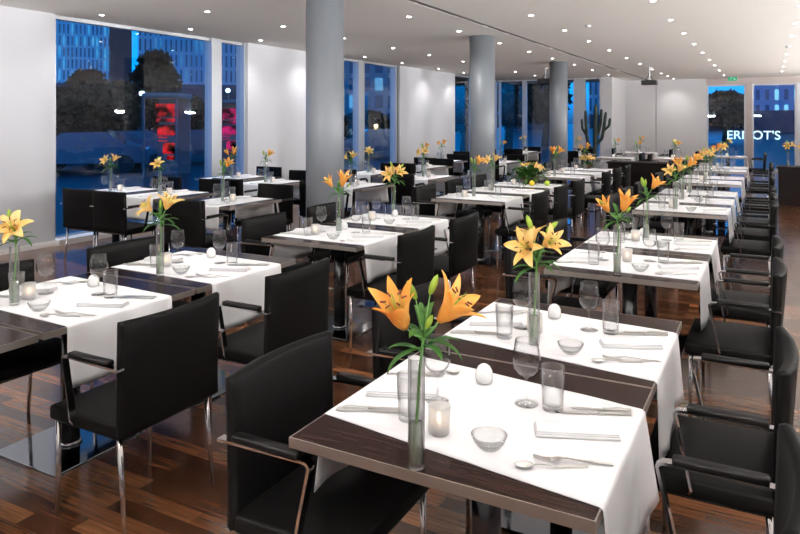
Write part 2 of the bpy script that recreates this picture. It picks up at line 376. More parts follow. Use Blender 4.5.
# ------------------------------------------------------------------ downlights
trim_me = lathemesh('downlight_trim', M['trimw'], [(.030,-.004),(.048,-.004),(.050,0),(.030,0),(.030,-.004)], 20)
lamp_me = lathemesh('downlight_lamp', M['lamp'], [(0,-.002),(.029,-.002),(.029,-.0005),(0,-.0005)], 16)
ORD = ['nearest','second','third','fourth','fifth','sixth','seventh','eighth','ninth','tenth','eleventh','twelfth','thirteenth','fourteenth','fifteenth','sixteenth']
rows = [(.35, [1.2,2.95,4.7,6.4,8.0,9.7,11.4,13.1,16.6,18.45,20.35,22.35], 'over the right-hand aisle'),
        (-1.2, [-.2,1.5,3.25,5.0,6.75,8.5,10.2,11.85,13.6,15.4,17.3,19.1,21.05,23.4], 'over the right row of tables'),
        (-2.8, [.1,1.9,3.6,5.4,7.1,8.87,10.58,12.22,14.0,15.9,17.7,19.7,21.5,23.0,24.45], 'over the middle row of tables'),
        (-4.3, [1.4,3.2,4.9,8.2,9.9,11.76,13.5,15.2,17.2,19.2,21.4], 'in line with the grey columns'),
        (-6.4, [1.6,3.2,4.9,6.57,8.14,9.79,11.55,13.15,15.0,16.9,18.8,20.7], 'over the window-side tables'),
        (-7.85, [2.6,4.4,6.11,7.7,9.35,11.1,12.86,14.61,16.7,18.44,20.3], 'beside the left wall and windows'),
        (2.4, [1.2,4.7,8.0,11.4,15,18.45,22], 'above the right side of the room')]
spot_data = bpy.data.lights.new('downlight_beam', 'SPOT')
spot_data.energy = 42; spot_data.color = (1, .97, .94); spot_data.spot_size = math.radians(124); spot_data.spot_blend = .9; spot_data.shadow_soft_size = .03
for x, ys, where in rows:
    for i, y in enumerate(ys):
        r = empty('downlight', (x, y, CEIL)); setm(r, '%s recessed downlight of the row %s' % (ORD[i], where), 'downlight', 'ceiling downlights ' + where)
        link('trim_ring', trim_me, r); link('lamp', lamp_me, r)
        s = bpy.data.objects.new('beam', spot_data); COL.objects.link(s); s.location = (x, y, CEIL-.02)
        s['kind'] = 'structure'
# fill uplighters added on the unseen right and front walls to brighten the ceiling
fill_data = bpy.data.lights.new('fill_beam', 'AREA'); fill_data.shape = 'RECTANGLE'; fill_data.size = .5; fill_data.size_y = .14; fill_data.energy = 760; fill_data.spread = math.radians(165); fill_data.color = (1,.975,.95)
hous_me = None
fill_front = fill_data.copy(); fill_front.energy = 520
def add_fill_light(x, y, rz, lb):
    global hous_me
    if hous_me is None:
        bm = bmesh.new(); bx(bm, -.28, .28, 0, .012, -.10, .06, bev=.003); bx(bm, -.27, .27, .012, .17, -.05, -.02, bev=.004); bx(bm, -.27, .27, .16, .17, -.05, .03); bx(bm, -.27, -.26, .012, .17, -.05, .03); bx(bm, .26, .27, .012, .17, -.05, .03)
        hous_me = finish(bm, 'fill_housing', M['trimw'])
    r = empty('fill_uplight', (x,y,1.95), rz); link('housing', hous_me, r); link('fill_lamp', boxmesh('fill_lamp', M['lampfill'], -.25,.25,.03,.15,-.019,-.008), r)
    setm(r, lb, 'wall light', 'added fill uplighters')
    o = bpy.data.objects.new('beam', fill_front if y < -2 else fill_data); COL.objects.link(o); o['kind'] = 'structure'
    o.location = (x + .09*-math.sin(rz), y + .09*math.cos(rz), 2.0)
    o.rotation_euler = Vector((-math.sin(rz)*.5, math.cos(rz)*.5, 1)).to_track_quat('-Z','Y').to_euler()
for i, y in enumerate((0,3.6,7.2,10.8,14.4,18,21.6)): add_fill_light(XR, y, PI/2, ORD[i] + ' added white fill uplighter along the right wall')
for i, x in enumerate((-6.5,-3.6,-.7,2.4)): add_fill_light(x, Y0, 0, ORD[i] + ' added white fill uplighter from the left on the front wall')
# small ceiling sensor dots
for (x, y, w) in ((-2.35, 10.2, 'left of the right-hand aisle lights'), (.33, 14.85, 'in the gap of the aisle row of lights')):
    o = link('smoke_detector', lathemesh('detector', M['greyp'], [(0,-.03),(.03,-.03),(.045,-.012),(.045,0),(0,0)], 20), None, (x,y,CEIL))
    setm(o, 'small grey smoke detector ' + w, 'smoke detector')

# ------------------------------------------------------------------ table
def make_table():
    r = empty('dining_table')
    W, D = .86, .865
    bm = bmesh.new(); bx(bm, -W/2+.004, W/2-.004, -D/2+.004, D/2-.004, .722, .75, bev=.0015, seg=1); link('tabletop', finish(bm, 'tabletop', M['wood']), r)
    bm = bmesh.new()
    bx(bm, -W/2, W/2, -D/2, -D/2+.004, .720, .7495); bx(bm, -W/2, W/2, D/2-.004, D/2, .720, .7495)
    bx(bm, -W/2, -W/2+.004, -D/2+.004, D/2-.004, .720, .7495); bx(bm, W/2-.004, W/2, -D/2+.004, D/2-.004, .720, .7495)
    link('edge_band', finish(bm, 'edge_band', M['edge']), r)
    bm = bmesh.new(); bx(bm, -.2, .2, -.2, .2, .700, .722); link('support_plate', finish(bm, 'support_plate', M['blackmetal']), r)
    link('pedestal', lathemesh('pedestal', M['blackmetal'], [(0,.02),(.046,.02),(.046,.700),(0,.700)], 24), r)
    link('collar', lathemesh('collar', M['chrome'], [(.047,.013),(.056,.013),(.056,.024),(.047,.030)], 24), r)
    bm = bmesh.new(); bx(bm, -.24, .24, -.25, .25, 0, .013, bev=.002, seg=1); link('base_plate', finish(bm, 'base_plate', M['plate']), r)
    return r
# ------------------------------------------------------------------ armchair, front edge at x=0, facing +x
def make_chair():
    r = empty('armchair')
    w = .270
    # seat with a slightly domed top
    bm = bmesh.new()
    bx(bm, -.425, -.005, -w+.004, w-.004, .400, .462, bev=.014, seg=3)
    link('seat', finish(bm, 'seat', M['leather'], True), r)
    # backrest: a panel curved in plan that leans back, from below the seat to the top
    bm = bmesh.new()
    nu, nv, th = 14, 9, .042
    def P(u, v, s):
        y = (u-.5)*2*w; z = .408 + v*.462
        lean = -.028*max(0, (v-.2))/.8 
        curve = .034*abs(u-.5)**2*4*(0.35+.65*v)
        rt = .012*max(0, (v-.94)/.06)*0
        return Vector((-.445 + curve + lean + (th/2 if s else -th/2), y, z))
    def fr(u, v):   # rounded rim
        e = min(v, 1-v)*.495; e2 = min(u, 1-u)*2*w; m = min(e, e2)
        return math.sqrt(max(0, 1-(1-min(1, m/.016))**2))
    us = [0,.012,.03]+[.03+.94*i/(nu) for i in range(1,nu)]+[.97,.988,1]; vs_ = [0,.012,.035]+[.035+.93*i/nv for i in range(1,nv)]+[.965,.988,1]
    F_, B_ = {}, {}
    for i, u in enumerate(us):
        for j, v in enumerate(vs_):
            c = (P(u,v,1)+P(u,v,0))/2; k = fr(u, v)
            F_[i,j] = bm.verts.new(c + (P(u,v,1)-c)*k); B_[i,j] = bm.verts.new(c + (P(u,v,0)-c)*k) if k > 1e-4 else F_[i,j]
    for i in range(len(us)-1):
        for j in range(len(vs_)-1):
            bm.faces.new((F_[i,j],F_[i+1,j],F_[i+1,j+1],F_[i,j+1]))
            bm.faces.new((B_[i,j],B_[i,j+1],B_[i+1,j+1],B_[i+1,j]))
    link('backrest', finish(bm, 'backrest', M['leather'], True), r)
    # apron under the seat
    for s in (-1, 1):
        bm = bmesh.new(); tube(bm, [(-.035, s*(w-.03), .42), (-.030, s*(w-.028), 0)], [.012,.0095], 10); link('leg', finish(bm, 'leg_front', M['chrome'], True), r)
        bm = bmesh.new(); tube(bm, [(-.400, s*(w-.035), .42), (-.440, s*(w-.030), 0)], [.012,.0095], 10); link('leg', finish(bm, 'leg_rear', M['chrome'], True), r)
        bm = bmesh.new()
        yy = s*(w+.008)
        pts = [(-.462, yy, .688), (-.16, yy, .694), (-.136, yy, .692), (-.126, yy, .682), (-.130, yy, .662), (-.158, yy, .54), (-.178, yy, .440), (-.172, yy-s*.012, .428)]
        tube(bm, pts, 0, flat=(.030, .009))
        a = link('armrest', finish(bm, 'armrest', M['chrome']), r)
        bm = bmesh.new(); bx(bm, -.405, -.165, yy-.019, yy+.019, .6925, .716, bev=.007, seg=2)
        link('arm_pad', finish(bm, 'arm_pad', M['leather2'], True), a)
    bm = bmesh.new(); bx(bm, -.41, -.02, -w+.03, w-.03, .385, .406, bev=.004, seg=1); link('seat_frame', finish(bm, 'seat_frame', M['blackmetal']), r)
    return r
# ------------------------------------------------------------------ cloth
def cloth_mesh(seed, w=.6, skew=-.11, L_=.25, R_=.27, hw=.43):
    rnd = random.Random(seed); bm = bmesh.new()
    prof = []   # (x, z, along) cross-section across the table, outer side
    r = .012; t = .0022; zt = .7507
    nd = 7
    for i in range(nd+1): prof.append((-hw-.004, zt-r-(L_-r)*(1-i/nd), -1, (1-i/nd)))
    for a in (30, 60): prof.append((-hw-.004+r-r*math.cos(math.radians(a)), zt-r+r*math.sin(math.radians(a)), 0, 0))
    for i in range(13): prof.append((-hw-.004+r+(2*hw+.008-2*r)*i/12, zt, 0, 0))
    for a in (60, 30): prof.append((hw+.004-r+r*math.cos(math.radians(a)), zt-r+r*math.sin(math.radians(a)), 0, 0))
    for i in range(nd+1): prof.append((hw+.004, zt-r-(R_-r)*(i/nd), 1, i/nd))
    ph = rnd.random()*6; ph2 = rnd.random()*6; fl = .015+.012*rnd.random()
    ny = 16; top, bot = {}, {}
    # outward normal of profile
    for i, (x, z, side, d) in enumerate(prof):
        xa, za = prof[max(0,i-1)][:2]; xb, zb = prof[min(len(prof)-1,i+1)][:2]
        nv = Vector((-(zb-za), 0, xb-xa)).normalized()
        for j in range(ny+1):
            u = j/ny
            y = (u-.5)*w + skew*(x/(2*hw)) + .006*math.sin(3*x+ph)*(1 if u > .5 else -.6)
            if side: y *= 1+.03*d
            off = 0
            if side:
                off = d*(fl + .010*math.sin(u*7+ph) + .005*math.sin(u*15+ph2)) if side else 0
            p = Vector((x + side*max(0, off), y, z + (.004*math.sin(u*5+ph)*d if side else 0)))
            wr = 0
            if not side and .07 < abs(x)/hw < .97: wr = .0012*max(0, math.sin(x*16+ph+u*3))
            top[i,j] = bm.verts.new(p + nv*t + Vector((0,0,wr))); bot[i,j] = bm.verts.new(p + Vector((0,0,0)))
    n = len(prof)
    for i in range(n-1):
        for j in range(ny):
            bm.faces.new((top[i,j],top[i+1,j],top[i+1,j+1],top[i,j+1])); bm.faces.new((bot[i,j],bot[i,j+1],bot[i+1,j+1],bot[i+1,j]))
    for i in range(n-1):
        for j in (0, ny): bm.faces.new((top[i,j],bot[i,j],bot[i+1,j],top[i+1,j]))
    for j in range(ny):
        for i in (0, n-1): bm.faces.new((top[i,j],top[i,j+1],bot[i,j+1],bot[i,j]))
    return finish(bm, 'cloth', M['cloth'], True)
CLOTH = [cloth_mesh(s) for s in (1,2,3)] + [cloth_mesh(s, skew=-.03) for s in (4,5,6)]
ZC = .7545   # top of the cloth
# ------------------------------------------------------------------ tableware meshes
wine_me = lathemesh('wine_glass', M['glass'], [(0,.0),(.037,.0),(.038,.0015),(.022,.004),(.006,.008),(.0040,.016),(.0037,.075),(.007,.086),(.026,.096),(.039,.112),(.0445,.132),(.044,.152),(.039,.180),(.0350,.204),(.0342,.204),(.038,.180),(.043,.152),(.0435,.132),(.038,.113),(.025,.098),(0,.091)], 24)
tumbler_me = lathemesh('tumbler', M['glass'], [(0,0),(.0300,0),(.0320,.003),(.0370,.135),(.0355,.135),(.0305,.018),(.026,.014),(0,.014)], 24)
vase_me = lathemesh('vase', M['glass'], [(0,0),(.0215,0),(.0225,.003),(.0225,.285),(.0210,.285),(.0205,.012),(0,.012)], 22)
vwater_me = lathemesh('water', M['water'], [(0,.013),(.0200,.013),(.0200,.115),(0,.115)], 18)
holder_me = lathemesh('candle_glass', M['frost'], [(0,0),(.027,0),(.030,.004),(.033,.080),(.0315,.080),(.0285,.008),(0,.008)], 22)
wax_me = lathemesh('wax', M['wax'], [(0,.009),(.024,.009),(.024,.032),(0,.030)], 18)
flame_me = lathemesh('flame', M['flame'], [(0,.031),(.005,.038),(.0058,.045),(.003,.055),(0,.063)], 10)
bowl_me = lathemesh('glass_bowl', M['bowlg'], [(0,0),(.022,0),(.030,.006),(.043,.022),(.050,.040),(.0485,.040),(.041,.024),(.028,.009),(0,.006)], 26)
salt_me = lathemesh('salt', M['porcelain'], [(0,0),(.020,0),(.028,.006),(.0305,.022),(.028,.042),(.020,.056),(.010,.063),(0,.065)], 20)
def cutlery_fork(scale=1):
    bm = bmesh.new(); n = 12
    def strip(pts, th=.0016):
        tv = []; bv = []
        for (x, w, z, y) in pts:
            tv.append((bm.verts.new((x, y-w, z+th)), bm.verts.new((x, y+w, z+th)))); bv.append((bm.verts.new((x, y-w, z)), bm.verts.new((x, y+w, z))))
        for a in range(len(pts)-1):
            bm.faces.new((tv[a][0],tv[a+1][0],tv[a+1][1],tv[a][1])); bm.faces.new((bv[a][0],bv[a][1],bv[a+1][1],bv[a+1][0]))
            bm.faces.new((tv[a][0],bv[a][0],bv[a+1][0],tv[a+1][0])); bm.faces.new((tv[a][1],tv[a+1][1],bv[a+1][1],bv[a][1]))
        bm.faces.new((tv[0][0],tv[0][1],bv[0][1],bv[0][0])); bm.faces.new((tv[-1][1],tv[-1][0],bv[-1][0],bv[-1][1]))
    s = scale
    strip([(0,.006,.001,0),(.03*s,.0058,.002,0),(.09*s,.0035,.007,0),(.125*s,.003,.010,0),(.138*s,.009,.008,0),(.152*s,.0115,.004,0),(.160*s,.0115,.003,0)])
    for k in (-1.5,-.5,.5,1.5): strip([(.160*s,.0018,.003,k*.0064),(.18*s,.0016,.003,k*.0060),(.205*s,.0008,.010,k*.0056)])
    return finish(bm, 'fork', M['steel'])
def cutlery_spoon():
    bm = bmesh.new(); lathe(bm, [(0,.000),(.008,.0012),(.015,.005),(.018,.009),(.0172,.010),(.0145,.0062),(.0075,.0028),(0,.0018)], 16)
    for v in bm.verts: v.co.x *= 1.45
    bmesh.ops.translate(bm, vec=(.165,0,0), verts=bm.verts)
    bx(bm, 0, .085, -.006, .006, .001, .004, bev=.001, seg=1)
    tube(bm, [(.08,0,.0026),(.12,0,.009),(.143,0,.009)], 0, flat=(.006,.0022))
    return finish(bm, 'spoon', M['steel'])
def cutlery_knife(l=.22):
    bm = bmesh.new(); bx(bm, 0, l*.46, -.0075, .0075, .0002, .0068, bev=.0025, seg=2)
    pts = [(l*.45,-.006,.006),(l*.55,-.008,.008),(l*.85,-.009,.0085),(l*.96,-.009,.004),(l,-.008,-.004)]
    t = [(bm.verts.new((x,a,.0030)), bm.verts.new((x,b,.0030))) for x,a,b in pts]; b_ = [(bm.verts.new((x,a,.0014)), bm.verts.new((x,b,.0014))) for x,a,b in pts]
    for i in range(len(pts)-1):
        bm.faces.new((t[i][0],t[i+1][0],t[i+1][1],t[i][1])); bm.faces.new((b_[i][0],b_[i][1],b_[i+1][1],b_[i+1][0]))
        bm.faces.new((t[i][0],b_[i][0],b_[i+1][0],t[i+1][0])); bm.faces.new((t[i][1],t[i+1][1],b_[i+1][1],b_[i][1]))
    bm.faces.new((t[0][0],t[0][1],b_[0][1],b_[0][0])); bm.faces.new((t[-1][1],t[-1][0],b_[-1][0],b_[-1][1]))
    return finish(bm, 'knife', M['steel'])
fork_me = cutlery_fork(); dfork_me = cutlery_fork(.82); spoon_me = cutlery_spoon(); knife_me = cutlery_knife(); bknife_me = cutlery_knife(.18)
def napkin_mesh():
    bm = bmesh.new()
    bx(bm, 0, .235, -.037, .037, 0, .006, bev=.0025, seg=2); bx(bm, .002, .233, -.036, .035, .0062, .012, bev=.0028, seg=2); bx(bm, .003, .231, -.033, .035, .0122, .018, bev=.0028, seg=2)
    return finish(bm, 'napkin', M['napkin'], True)
napkin_me = napkin_mesh()

# ------------------------------------------------------------------ lilies (local x right, y away, z up; origin at the vase's base)
def bloom_mesh(pet, opening=.55, length=.115, seed=0):
    rnd = random.Random(seed); bm = bmesh.new()
    for k in range(6):
        an = k*PI/3 + rnd.uniform(-.08,.08); rad = Vector((math.cos(an), math.sin(an), 0))
        inner = k % 2
        d = (Vector((0,0,1)) + rad*(.18+opening*.35)).normalized()
        blade(bm, rad*.006, d, length*(1+rnd.uniform(-.06,.08)), .047 if inner else .036, opening*(1.55+rnd.uniform(-.35,.45)), -rad, 9, 0, .0010, .35, fat=.5)
    me = finish(bm, 'bloom', pet, True)
    bm = bmesh.new()
    for k in range(6):
        an = k*PI/3+.4; rad = Vector((math.cos(an), math.sin(an), 0))
        p1 = rad*.010 + Vector((0,0,length*.42)); p2 = rad*.026 + Vector((0,0,length*.70))
        tube(bm, [(0,0,.01), p1, p2], .0011, 5, mi=1)
        tube(bm, [p2 - rad*.007, p2 + rad*.007 + Vector((0,0,.003))], .0024, 6, mi=0)
    tube(bm, [(0,0,.01),(0,0,length*.85)], .0014, 5, mi=1)
    return me, finish(bm, 'stamens', [M['anther'], M['bud']], True)
BL = [bloom_mesh(M['petal'], .30, .125, 1), bloom_mesh(M['petal'], .46, .120, 2), bloom_mesh(M['petaly'], .85, .105, 3), bloom_mesh(M['petaly'], .6, .115, 4), bloom_mesh(M['petaly'], 1.0, .10, 5)]
bud_me = lathemesh('bud', M['bud'], [(0,0),(.006,.004),(.0095,.018),(.010,.032),(.0065,.048),(0,.058)], 10)
def orient(o, p, d, roll=0):
    q = Vector(d).to_track_quat('Z', 'Y'); o.rotation_mode = 'QUATERNION'
    from mathutils import Quaternion
    o.rotation_quaternion = q @ Quaternion((0,0,1), roll); o.location = p
def make_lily(spec):
    bs = 1 if spec is SPECS[0] else .86
    """spec: top (x,z of the node), blooms [(base, dir, mesh idx, roll, scale)], buds [(pos, dir, scale)], leaves [(z, azimuth deg, elevation, len)]"""
    r = empty('lily')
    node = Vector(spec['node'])
    bm = bmesh.new()
    tube(bm, [(-.010,0,.016),(.002,-.002,.14),(.008,0,.24),node], [.0042,.004,.0038,.0034], 8)
    for b in spec['blooms']:
        p = Vector(b[0]); mid = node.lerp(p, .5) + Vector((0,0,-.004)); tube(bm, [node, mid, p + Vector(b[1]).normalized()*.006], .0024, 7)
    for b in spec['buds']:
        tube(bm, [node, Vector(b[0])+Vector(b[1]).normalized()*.004], .0018, 6)
    link('stem', finish(bm, 'stem', M['stem'], True), r)
    bm = bmesh.new()
    for (z, az, el, ln) in spec['leaves']:
        a = math.radians(az); e = math.radians(el)
        t = min(1, max(0, (z-.24)/(node.z-.24))) if node.z > .24 else 1
        p = Vector((.008,0,.24)).lerp(node, t)
        p.z = z
        d = Vector((math.cos(a)*math.cos(e), math.sin(a)*math.cos(e), math.sin(e)))
        blade(bm, p, d, ln, .025, 1.15, Vector((0,0,1)), 8, 0, .0008, .3, fat=.45)
    link('leaves', finish(bm, 'leaves', M['leaf'], True), r)
    for b in spec['blooms']:
        me, st = BL[b[2]]
        o = link('bloom', me, r); orient(o, b[0], b[1], b[3]); o.scale = [b[4]*bs]*3
        link('stamens', st, o)
    for b in spec['buds']:
        o = link('bud', bud_me, r); orient(o, b[0], b[1]); o.scale = [b[2]]*3
    return r
LEAF1 = [(.300,170,25,.10),(.305,10,35,.11),(.31,200,-5,.12),(.315,-60,20,.10),(.32,60,40,.09),(.325,130,45,.09),(.33,-20,5,.12),(.345,95,70,.10),(.35,240,30,.08)]
SPECS = [
 dict(node=(.018,0,.335), blooms=[((-.030,-.01,.362),(-.30,-.35,.88),0,.2,1.08),((.058,-.005,.380),(.66,-.15,.74),1,.5,1.05)],
      buds=[((.0,.0,.435),(-.45,.1,.9),.95),((.035,.01,.445),(.35,0,.9),1.0),((.024,-.02,.365),(.35,-.3,.85),.8)],
      leaves=LEAF1+[(.345,60,75,.10),(.35,120,80,.08)]),
 dict(node=(.010,0,.33), blooms=[((-.020,-.03,.385),(-.55,-.65,.35),2,.1,1.15),((.035,-.02,.40),(.45,-.65,.45),3,.5,1.05),((.0,.03,.40),(-.1,.3,.9),3,.3,.9)],
      buds=[((-.01,0,.46),(-.3,0,.9),1.1),((.05,.01,.45),(.7,0,.6),1.1)],
      leaves=LEAF1+[(.36,30,20,.09),(.36,150,20,.10)]),
 dict(node=(.0,0,.32), blooms=[((-.050,0,.365),(-.50,-.25,.85),0,.1,.95),((.030,-.01,.370),(.18,-.25,.95),0,.6,1.25)],
      buds=[((-.085,.0,.40),(-.4,0,.8),.7),((.06,.02,.36),(.6,.2,.6),.8)], leaves=LEAF1),
 dict(node=(.006,0,.33), blooms=[((.045,0,.385),(.50,-.2,.85),1,.1,1.1)], buds=[((-.02,0,.40),(-.2,0,1),1.3),((.0,.02,.40),(.1,.1,1),1.0)], leaves=LEAF1),
 dict(node=(.006,0,.32), blooms=[((.012,-.02,.365),(.15,-.80,.55),4,.3,1.25)], buds=[((-.02,0,.40),(-.1,0,1),1.2),((.03,.03,.38),(.4,.2,.9),.7)], leaves=LEAF1),
 dict(node=(.0,0,.33), blooms=[((-.045,-.01,.375),(-.62,-.35,.62),2,.1,1.1),((.035,0,.385),(.35,-.2,.9),3,.3,1.15)], buds=[((.0,0,.39),(0,.1,1),.9)], leaves=LEAF1+[(.29,0,10,.13),(.30,185,-5,.13)]),
]
def tree_copy(o, parent=None):
    c = o.copy(); COL.objects.link(c); c.parent = parent
    for k in ('label','category','group'):
        if k in c.keys() and parent is None: del c[k]
    for ch in list(o.children): tree_copy(ch, c)
    return c
PROTO = {}
def inst(key, maker, loc, rz=0):
    """first use takes the prototype itself, later uses copy it with all its parts"""
    if key not in PROTO:
        PROTO[key] = maker(); o = PROTO[key]
    else:
        o = tree_copy(PROTO[key])
    o.location = loc; o.rotation_euler = (0,0,rz); return o
def mk_simple(name, me, kids=()):
    def f():
        o = link(name, me)
        for kn, km in kids:
            k = link(kn, km, o)
        return o
    return f
def mk_candle():
    o = link('candle_holder', holder_me); c = link('candle', wax_me, o); link('flame', flame_me, c); return o

# ------------------------------------------------------------------ a laid table
def at(ox, oy, rz, x, y): c, s = math.cos(rz), math.sin(rz); return (ox+x*c-y*s, oy+x*s+y*c)
def laid_table(cx, cy, phrase, grp, rz=0, lily=None, vase=(.0,-.40), vroll=0, candle=(-.03,-.16), full=True, left=(-.25,-.15), right=(.07,-.10), chairs=(1,1), cl=0, laid=True, bowl=True, second_candle=False):
    rnd = random.Random(int(cx*100)*7+int(cy*100))
    L_, R_ = ('near', 'far') if abs(rz-PI/2) < .01 else ('left', 'right')
    t = inst('table', make_table, (cx,cy,0), rz); setm(t, 'dark wooden table, the ' + phrase, 'table', 'dining tables of the ' + grp)
    if chairs[0] is not None and chairs[0]:
        x, y = at(cx, cy, rz, left[0]-.165+ -.0, left[1]); x, y = at(cx, cy, rz, -.43+.16+(left[0]+.26), left[1])
        c = inst('chair', make_chair, (x,y,0), rz); setm(c, 'black armchair, ' + L_ + ' end of the ' + phrase, 'chair', 'armchairs along the ' + grp)
    if chairs[1]:
        x, y = at(cx, cy, rz, .43-.045+(right[0]-.07), right[1])
        c = inst('chair', make_chair, (x,y,0), rz+PI); setm(c, 'black armchair, ' + R_ + ' end of the ' + phrase, 'chair', 'armchairs along the ' + grp)
    if not laid: return
    o = link('table_runner', CLOTH[cl], None, (cx,cy-(.015 if rz == 0 else 0),0), rz); setm(o, 'white linen runner across the ' + phrase, 'table runner', 'white table runners of the ' + grp)
    def put(key, maker, lx, ly, r_, label, cat, g, z=ZC):
        x, y = at(cx, cy, rz, lx, ly); o = inst(key, maker, (x,y,z), rz+r_); setm(o, label, cat, g + ' on the ' + grp); return o
    sk = -.11 if cl < 3 else -.03
    for side, nm in ((-1,L_), (1,R_)):
        # handles point to the diner, the pieces lie a little askew to the table's axis
        tilt = .40 if rz == 0 else 0
        rr = (PI if side > 0 else 0) + tilt
        hx = side*.41
        j = lambda a: rnd.uniform(-a, a)
        ky, ny, fy, kd = (.175, .015, -.165, .026) if side > 0 else (-.225, -.06, .115, .026)
        if not tilt: ky, ny, fy = (.165, .03, -.10) if side > 0 else (-.165, -.03, .10)
        put('knife', mk_simple('knife', knife_me), hx+j(.008), ky, rr+j(.05), 'steel dinner knife, %s end of the %s' % (nm, phrase), 'knife', 'dinner knives')
        put('napkin', mk_simple('napkin', napkin_me), side*.395, ny, rr+j(.05), 'folded white napkin, %s end of the %s' % (nm, phrase), 'napkin', 'folded napkins')
        put('fork', mk_simple('fork', fork_me), hx+j(.01), fy, rr-.08+j(.05), 'steel fork, %s end of the %s' % (nm, phrase), 'fork', 'dinner forks')
        if full:
            put('bknife', mk_simple('butter_knife', bknife_me), hx-side*.012, ky+kd, rr+j(.03), 'small butter knife, %s end of the %s' % (nm, phrase), 'knife', 'butter knives')
            put('spoon', mk_simple('spoon', spoon_me), hx-side*.05, fy-.040*side, rr+.10+j(.04), 'steel spoon, %s end of the %s' % (nm, phrase), 'spoon', 'spoons')
        gx, gy = (.094, .105) if side > 0 else (-.167, -.01)
        put('wine', mk_simple('wine_glass', wine_me), gx+j(.01), gy+j(.01), 0, 'stemmed wine glass, %s end of the %s' % (nm, phrase), 'wine glass', 'wine glasses')
        gx, gy = (.187, .095) if side > 0 else (-.185, -.17)
        put('tumbler', mk_simple('tumbler', tumbler_me), gx+j(.006), gy+j(.006), 0, 'straight water tumbler, %s end of the %s' % (nm, phrase), 'tumbler', 'water tumblers')
    put('candle', mk_candle, candle[0], candle[1], 0, 'frosted candle holder on the ' + phrase, 'candle holder', 'candle holders')
    if bowl:
        put('bowl', mk_simple('glass_bowl', bowl_me), .10, -.235, 0, 'small clear glass bowl on the ' + phrase, 'bowl', 'glass bowls')
        put('salt', mk_simple('salt_shaker', salt_me), -.085, .20, 0, 'white porcelain salt shaker on the ' + phrase, 'salt shaker', 'salt shakers')
    if lily is not None:
        zv = .7502 if abs(vase[1]) > .34 else ZC
        vx, vy = at(cx, cy, rz, *vase)
        o = inst('vase', mk_simple('flower_vase', vase_me, [('water', vwater_me)]), (vx,vy,zv), 0); setm(o, 'slim clear tube vase on the ' + phrase, 'vase', 'tube vases on the ' + grp)
        o = inst('lily%d' % lily, lambda: make_lily(SPECS[lily]), (vx,vy,zv), TH+vroll); setm(o, 'orange yellow lily in the vase on the ' + phrase, 'flower', 'lilies on the ' + grp)

# right row
yr = [1.985, 2.855, 4.485, 5.355, 7.53, 8.4, 9.27, 11.03, 11.9, 13.73, 14.6]
lil = [0,1,2,3,5,0,3,1,5,2,1]
for i, y in enumerate(yr):
    v = [(-.035,-.408), (-.055,-.20), (-.01,-.36), (-.04,.05)][i] if i < 4 else (random.uniform(-.1,.05), random.uniform(-.25,.1))
    cdl = (-.06,-.215) if i == 0 else ((-.02,.02) if i == 2 else (-.10,-.05))
    laid_table(-.77, y, right=(.055, (-.23,-.155,-.28,-.30)[i] if i < 4 else -.15), left=(-.22,-.15), phrase='%s table of the right row' % ORD[i], grp='right row', lily=lil[i], vase=v, candle=cdl, full=i < 6, bowl=i < 6, cl=i % 3 if i < 2 else 3+i%3, vroll=0 if i < 4 else random.uniform(-.5,.5))
# middle row
yl = [1.36, 2.25, 3.135, 4.53, 5.40, 7.53, 8.4, 9.27, 11.03, 11.9, 12.8]
lil = [None,4,5,2,1,3,5,None,0,None,2]
for i, y in enumerate(yl):
    v = {1:(-.10,-.23), 2:(.03,-.33), 3:(-.04,.05), 4:(-.1,.2)}.get(i, (random.uniform(-.1,.05), random.uniform(-.3,.1)))
    dx = -.13 if i < 3 else 0
    laid_table(-3.0+dx, y, '%s table of the middle row' % ORD[i], 'middle row', lily=lil[i], vase=v, candle=(-.14,-.13), full=1 <= i < 5, bowl=1 <= i < 5,
               cl=3+i%3, left=(-.21-dx,-.12), right=(.03-dx,-.18), chairs=(i > 0, i > 0), vroll=0 if i < 5 else random.uniform(-.5,.5), laid=i > 0)
# window-side tables, turned towards the room
wt = [(-5.35,5.80,3,'table nearest left of the first column',(1,1)),
      (-7.40,5.97,5,'leftmost table at the first window',(1,1)),
      (-6.52,5.97,4,'table joined right of the leftmost one',(1,1)),
      (-6.45,7.85,3,'table before the first white wall panel',(1,1)),
      (-7.50,8.30,2,'table at the mullion of the first window',(0,1)),
      (-5.12,8.05,5,'table just right of the first column',(1,0)),
      (-6.1,10.15,4,'table in front of the second window',(1,1)),
      (-4.87,9.8,1,'table just left of the second column',(1,0)),
      (-5.97,12.0,3,'nearest table before the second wall panel',(1,1)),
      (-6.45,13.9,2,'farther table before the second wall panel',(1,1)),
      (-6.9,17.0,4,'far table beside the third window',(1,1)),
      (-5.2,14.3,3,'table behind the second column',(1,1)),
      (-6.3,19.2,5,'far table before the dark back windows',(1,1)),
      (-4.6,18.6,3,'far table behind the third column',(1,1))]
for x, y, li, ph, chs in wt:
    laid_table(x, y, ph, 'window side', rz=PI/2, left=(-.40,-.06 if ph.startswith('table joined') else (-.22 if ph.startswith('table nearest left') else (-.42 if ph.startswith('leftmost') else 0))), right=(.10,0), lily=li, vase=(-.12,-.05), full=False, bowl=False, candle=(-.02,-.1), cl=3+int(x*10)%3, chairs=chs, vroll=random.uniform(-.6,.6))
# far tables beyond the rows
for x, y, ph in ((-3.3,17.2,'far table left of the white wall seam'), (-2.0,17.6,'far table right of the white wall seam'), (-3.2,20.3,'rearmost table before the white wall'), (-.9,19.2,'rearmost table before the glass doors')):
    laid_table(x, y, ph, 'back of the room', lily=3 if x < -2.5 else 4, vase=(0,0), full=False, bowl=False, candle=(-.02,-.1), cl=4, vroll=random.uniform(-.6,.6))
